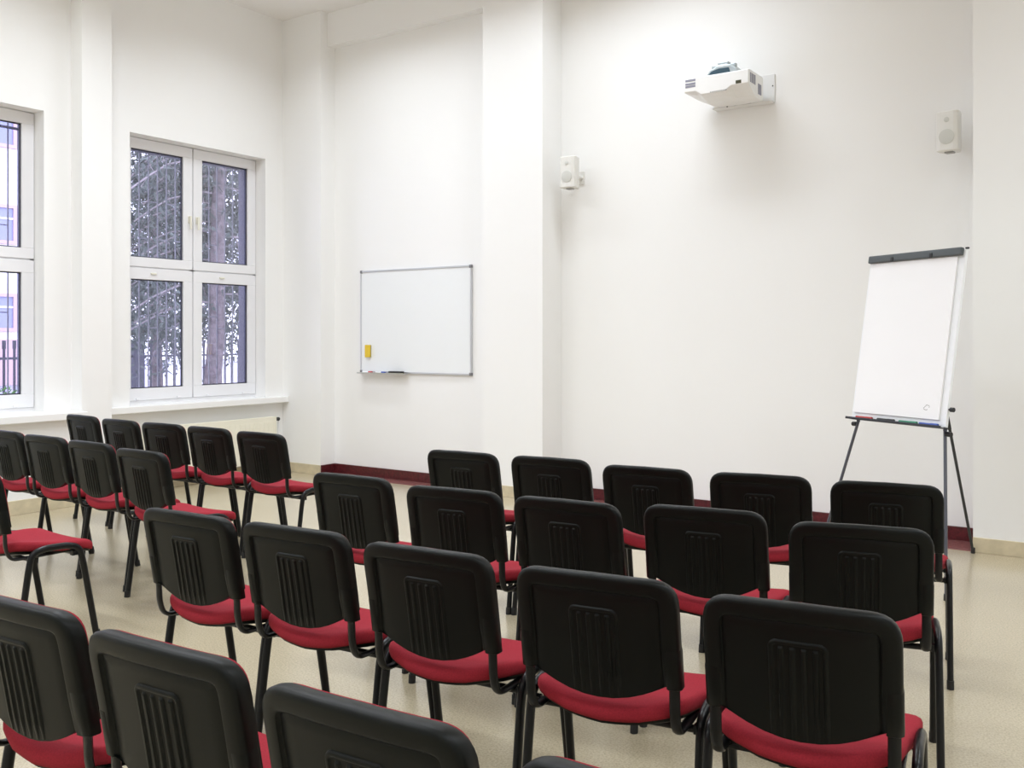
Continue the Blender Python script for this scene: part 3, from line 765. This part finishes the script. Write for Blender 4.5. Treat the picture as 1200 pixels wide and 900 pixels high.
def building():
    X = -38.0; root = thing('building', 'pale plastered building with pink window surrounds across the yard', 'building', (X, 18, ZG))
    OF = Vector((-X, -18, -ZG))
    def p_(nm, bm, m, par=root):
        bmesh.ops.translate(bm, verts=bm.verts, vec=OF); return obj(nm, bm, m, par)
    bm = NB(); add_box(bm, X-9, X, 2, 21.5, ZG, 11.2); p_('wall', bm, 'facade')
    bm = NB(); add_box(bm, X-0.05, X+0.12, 2, 21.6, ZG, 1.35); p_('plinth', bm, 'facade_pink')
    bm = NB(); add_prism(bm, [(X-9.5, 11.2), (X+0.5, 11.2), (X-4.5, 14)], lambda p: Vector((p[0], 1.5, p[1])), lambda p: Vector((p[0], 22, p[1]))); p_('roof', bm, 'roof')
    for yc in (4.5, 7.4, 10.3, 13.2, 16.1, 18.9):
        for z0, z1 in ((1.80, 3.05), (5.30, 6.60), (9.15, 10.6)):
            bm = NB()
            for q in ((yc-0.82, yc+0.82, z0-0.14, z0), (yc-0.82, yc+0.82, z1, z1+0.14), (yc-0.82, yc-0.66, z0, z1), (yc+0.66, yc+0.82, z0, z1)): add_box(bm, X-0.02, X+0.10, *q)
            w = p_('window', bm, 'facade_pink')
            bm = NB(); add_box(bm, X-0.02, X+0.03, yc-0.66, yc+0.66, z0, z1); p_('pane', bm, 'farglass', w)
            bm = NB(); add_box(bm, X+0.03, X+0.06, yc-0.04, yc+0.04, z0, z1); add_box(bm, X+0.03, X+0.06, yc-0.66, yc+0.66, z1-0.45, z1-0.38); p_('mullion', bm, 'facade', w)
building()
def shrub():
    rnd = random.Random(5); x, y = -10.1, 4.98
    root = thing('shrub', 'small green shrub outside the window facing the pale building', 'shrub', (x, y, ZG))
    bm = NB()
    for k in range(9):
        a = rnd.uniform(0, 6.28); add_tube(bm, [(0, 0, 0), (0.1*math.cos(a), 0.1*math.sin(a), 0.6), (0.25*math.cos(a), 0.25*math.sin(a), 1.2)], 0.012, 0.012, n=5)
    obj('stem', bm, 'twig', root)
    bm = NB()
    for k in range(90):
        a = rnd.uniform(0, 6.28); z = rnd.uniform(0.25, 1.38); r = 0.33*rnd.random()**.5
        leaf_clump(bm, rnd, (r*math.cos(a), r*math.sin(a), z), 14, 0.12, 0.075)
    tag(obj('foliage', bm, 'leaf', root), kind='stuff')
shrub()

# ------------------------------------------------------------------ light
w = bpy.data.worlds.new('overcast sky'); sc.world = w; w.use_nodes = True
bg = w.node_tree.nodes['Background']
bg.inputs['Color'].default_value = (0.80, 0.82, 1.0, 1); bg.inputs['Strength'].default_value = 4.8
def lamp(x, y, sx, sy, power, color=(0.862, 0.922, 1.0)):
    L_ = bpy.data.lights.new('ceiling_lamp', 'AREA'); L_.shape = 'RECTANGLE'; L_.size = sx; L_.size_y = sy; L_.energy = power; L_.color = color; L_.spread = math.radians(146)
    o = bpy.data.objects.new('ceiling_lamp', L_); COL.objects.link(o); o.location = (x, y, ZC-0.06)
for x, y, e in ((-6.0, 5.75, 25), (-4.5, 5.75, 10), (-3.25, 6.0, 26), (1.4, 5.85, 42),
                (-6.0, 3.7, 38), (-4.6, 3.1, 30), (-2.8, 3.1, 32), (1.4, 3.1, 42),
                (-6.3, 0.3, 46), (-4.6, 0.3, 30), (-2.8, 0.3, 32), (1.4, 0.3, 40),
                (-6.0, -2.3, 30), (-2.8, -2.3, 34), (1.4, -2.3, 34)):
    lamp(x, y, 1.25, 0.32, e)

# ------------------------------------------------------------------ camera
cam = bpy.data.cameras.new('camera'); co = bpy.data.objects.new('camera', cam); COL.objects.link(co)
co.location = (0, 0, 1.4027); co.rotation_euler = (PI/2, 0, math.radians(34.7))
cam.sensor_fit = 'HORIZONTAL'; cam.sensor_width = 36; cam.lens = 36*1098/1200
cam.shift_y = -(450-396)/1200
cam.clip_start = 0.05; cam.clip_end = 300
sc.camera = co

sc.view_settings.view_transform = 'Standard'
sc.view_settings.look = 'None'
sc.view_settings.exposure = 0.13
sc.view_settings.gamma = 1.0
sc.view_settings.use_curve_mapping = False
sc.cycles.max_bounces = 12
sc.cycles.diffuse_bounces = 8
sc.cycles.transparent_max_bounces = 16
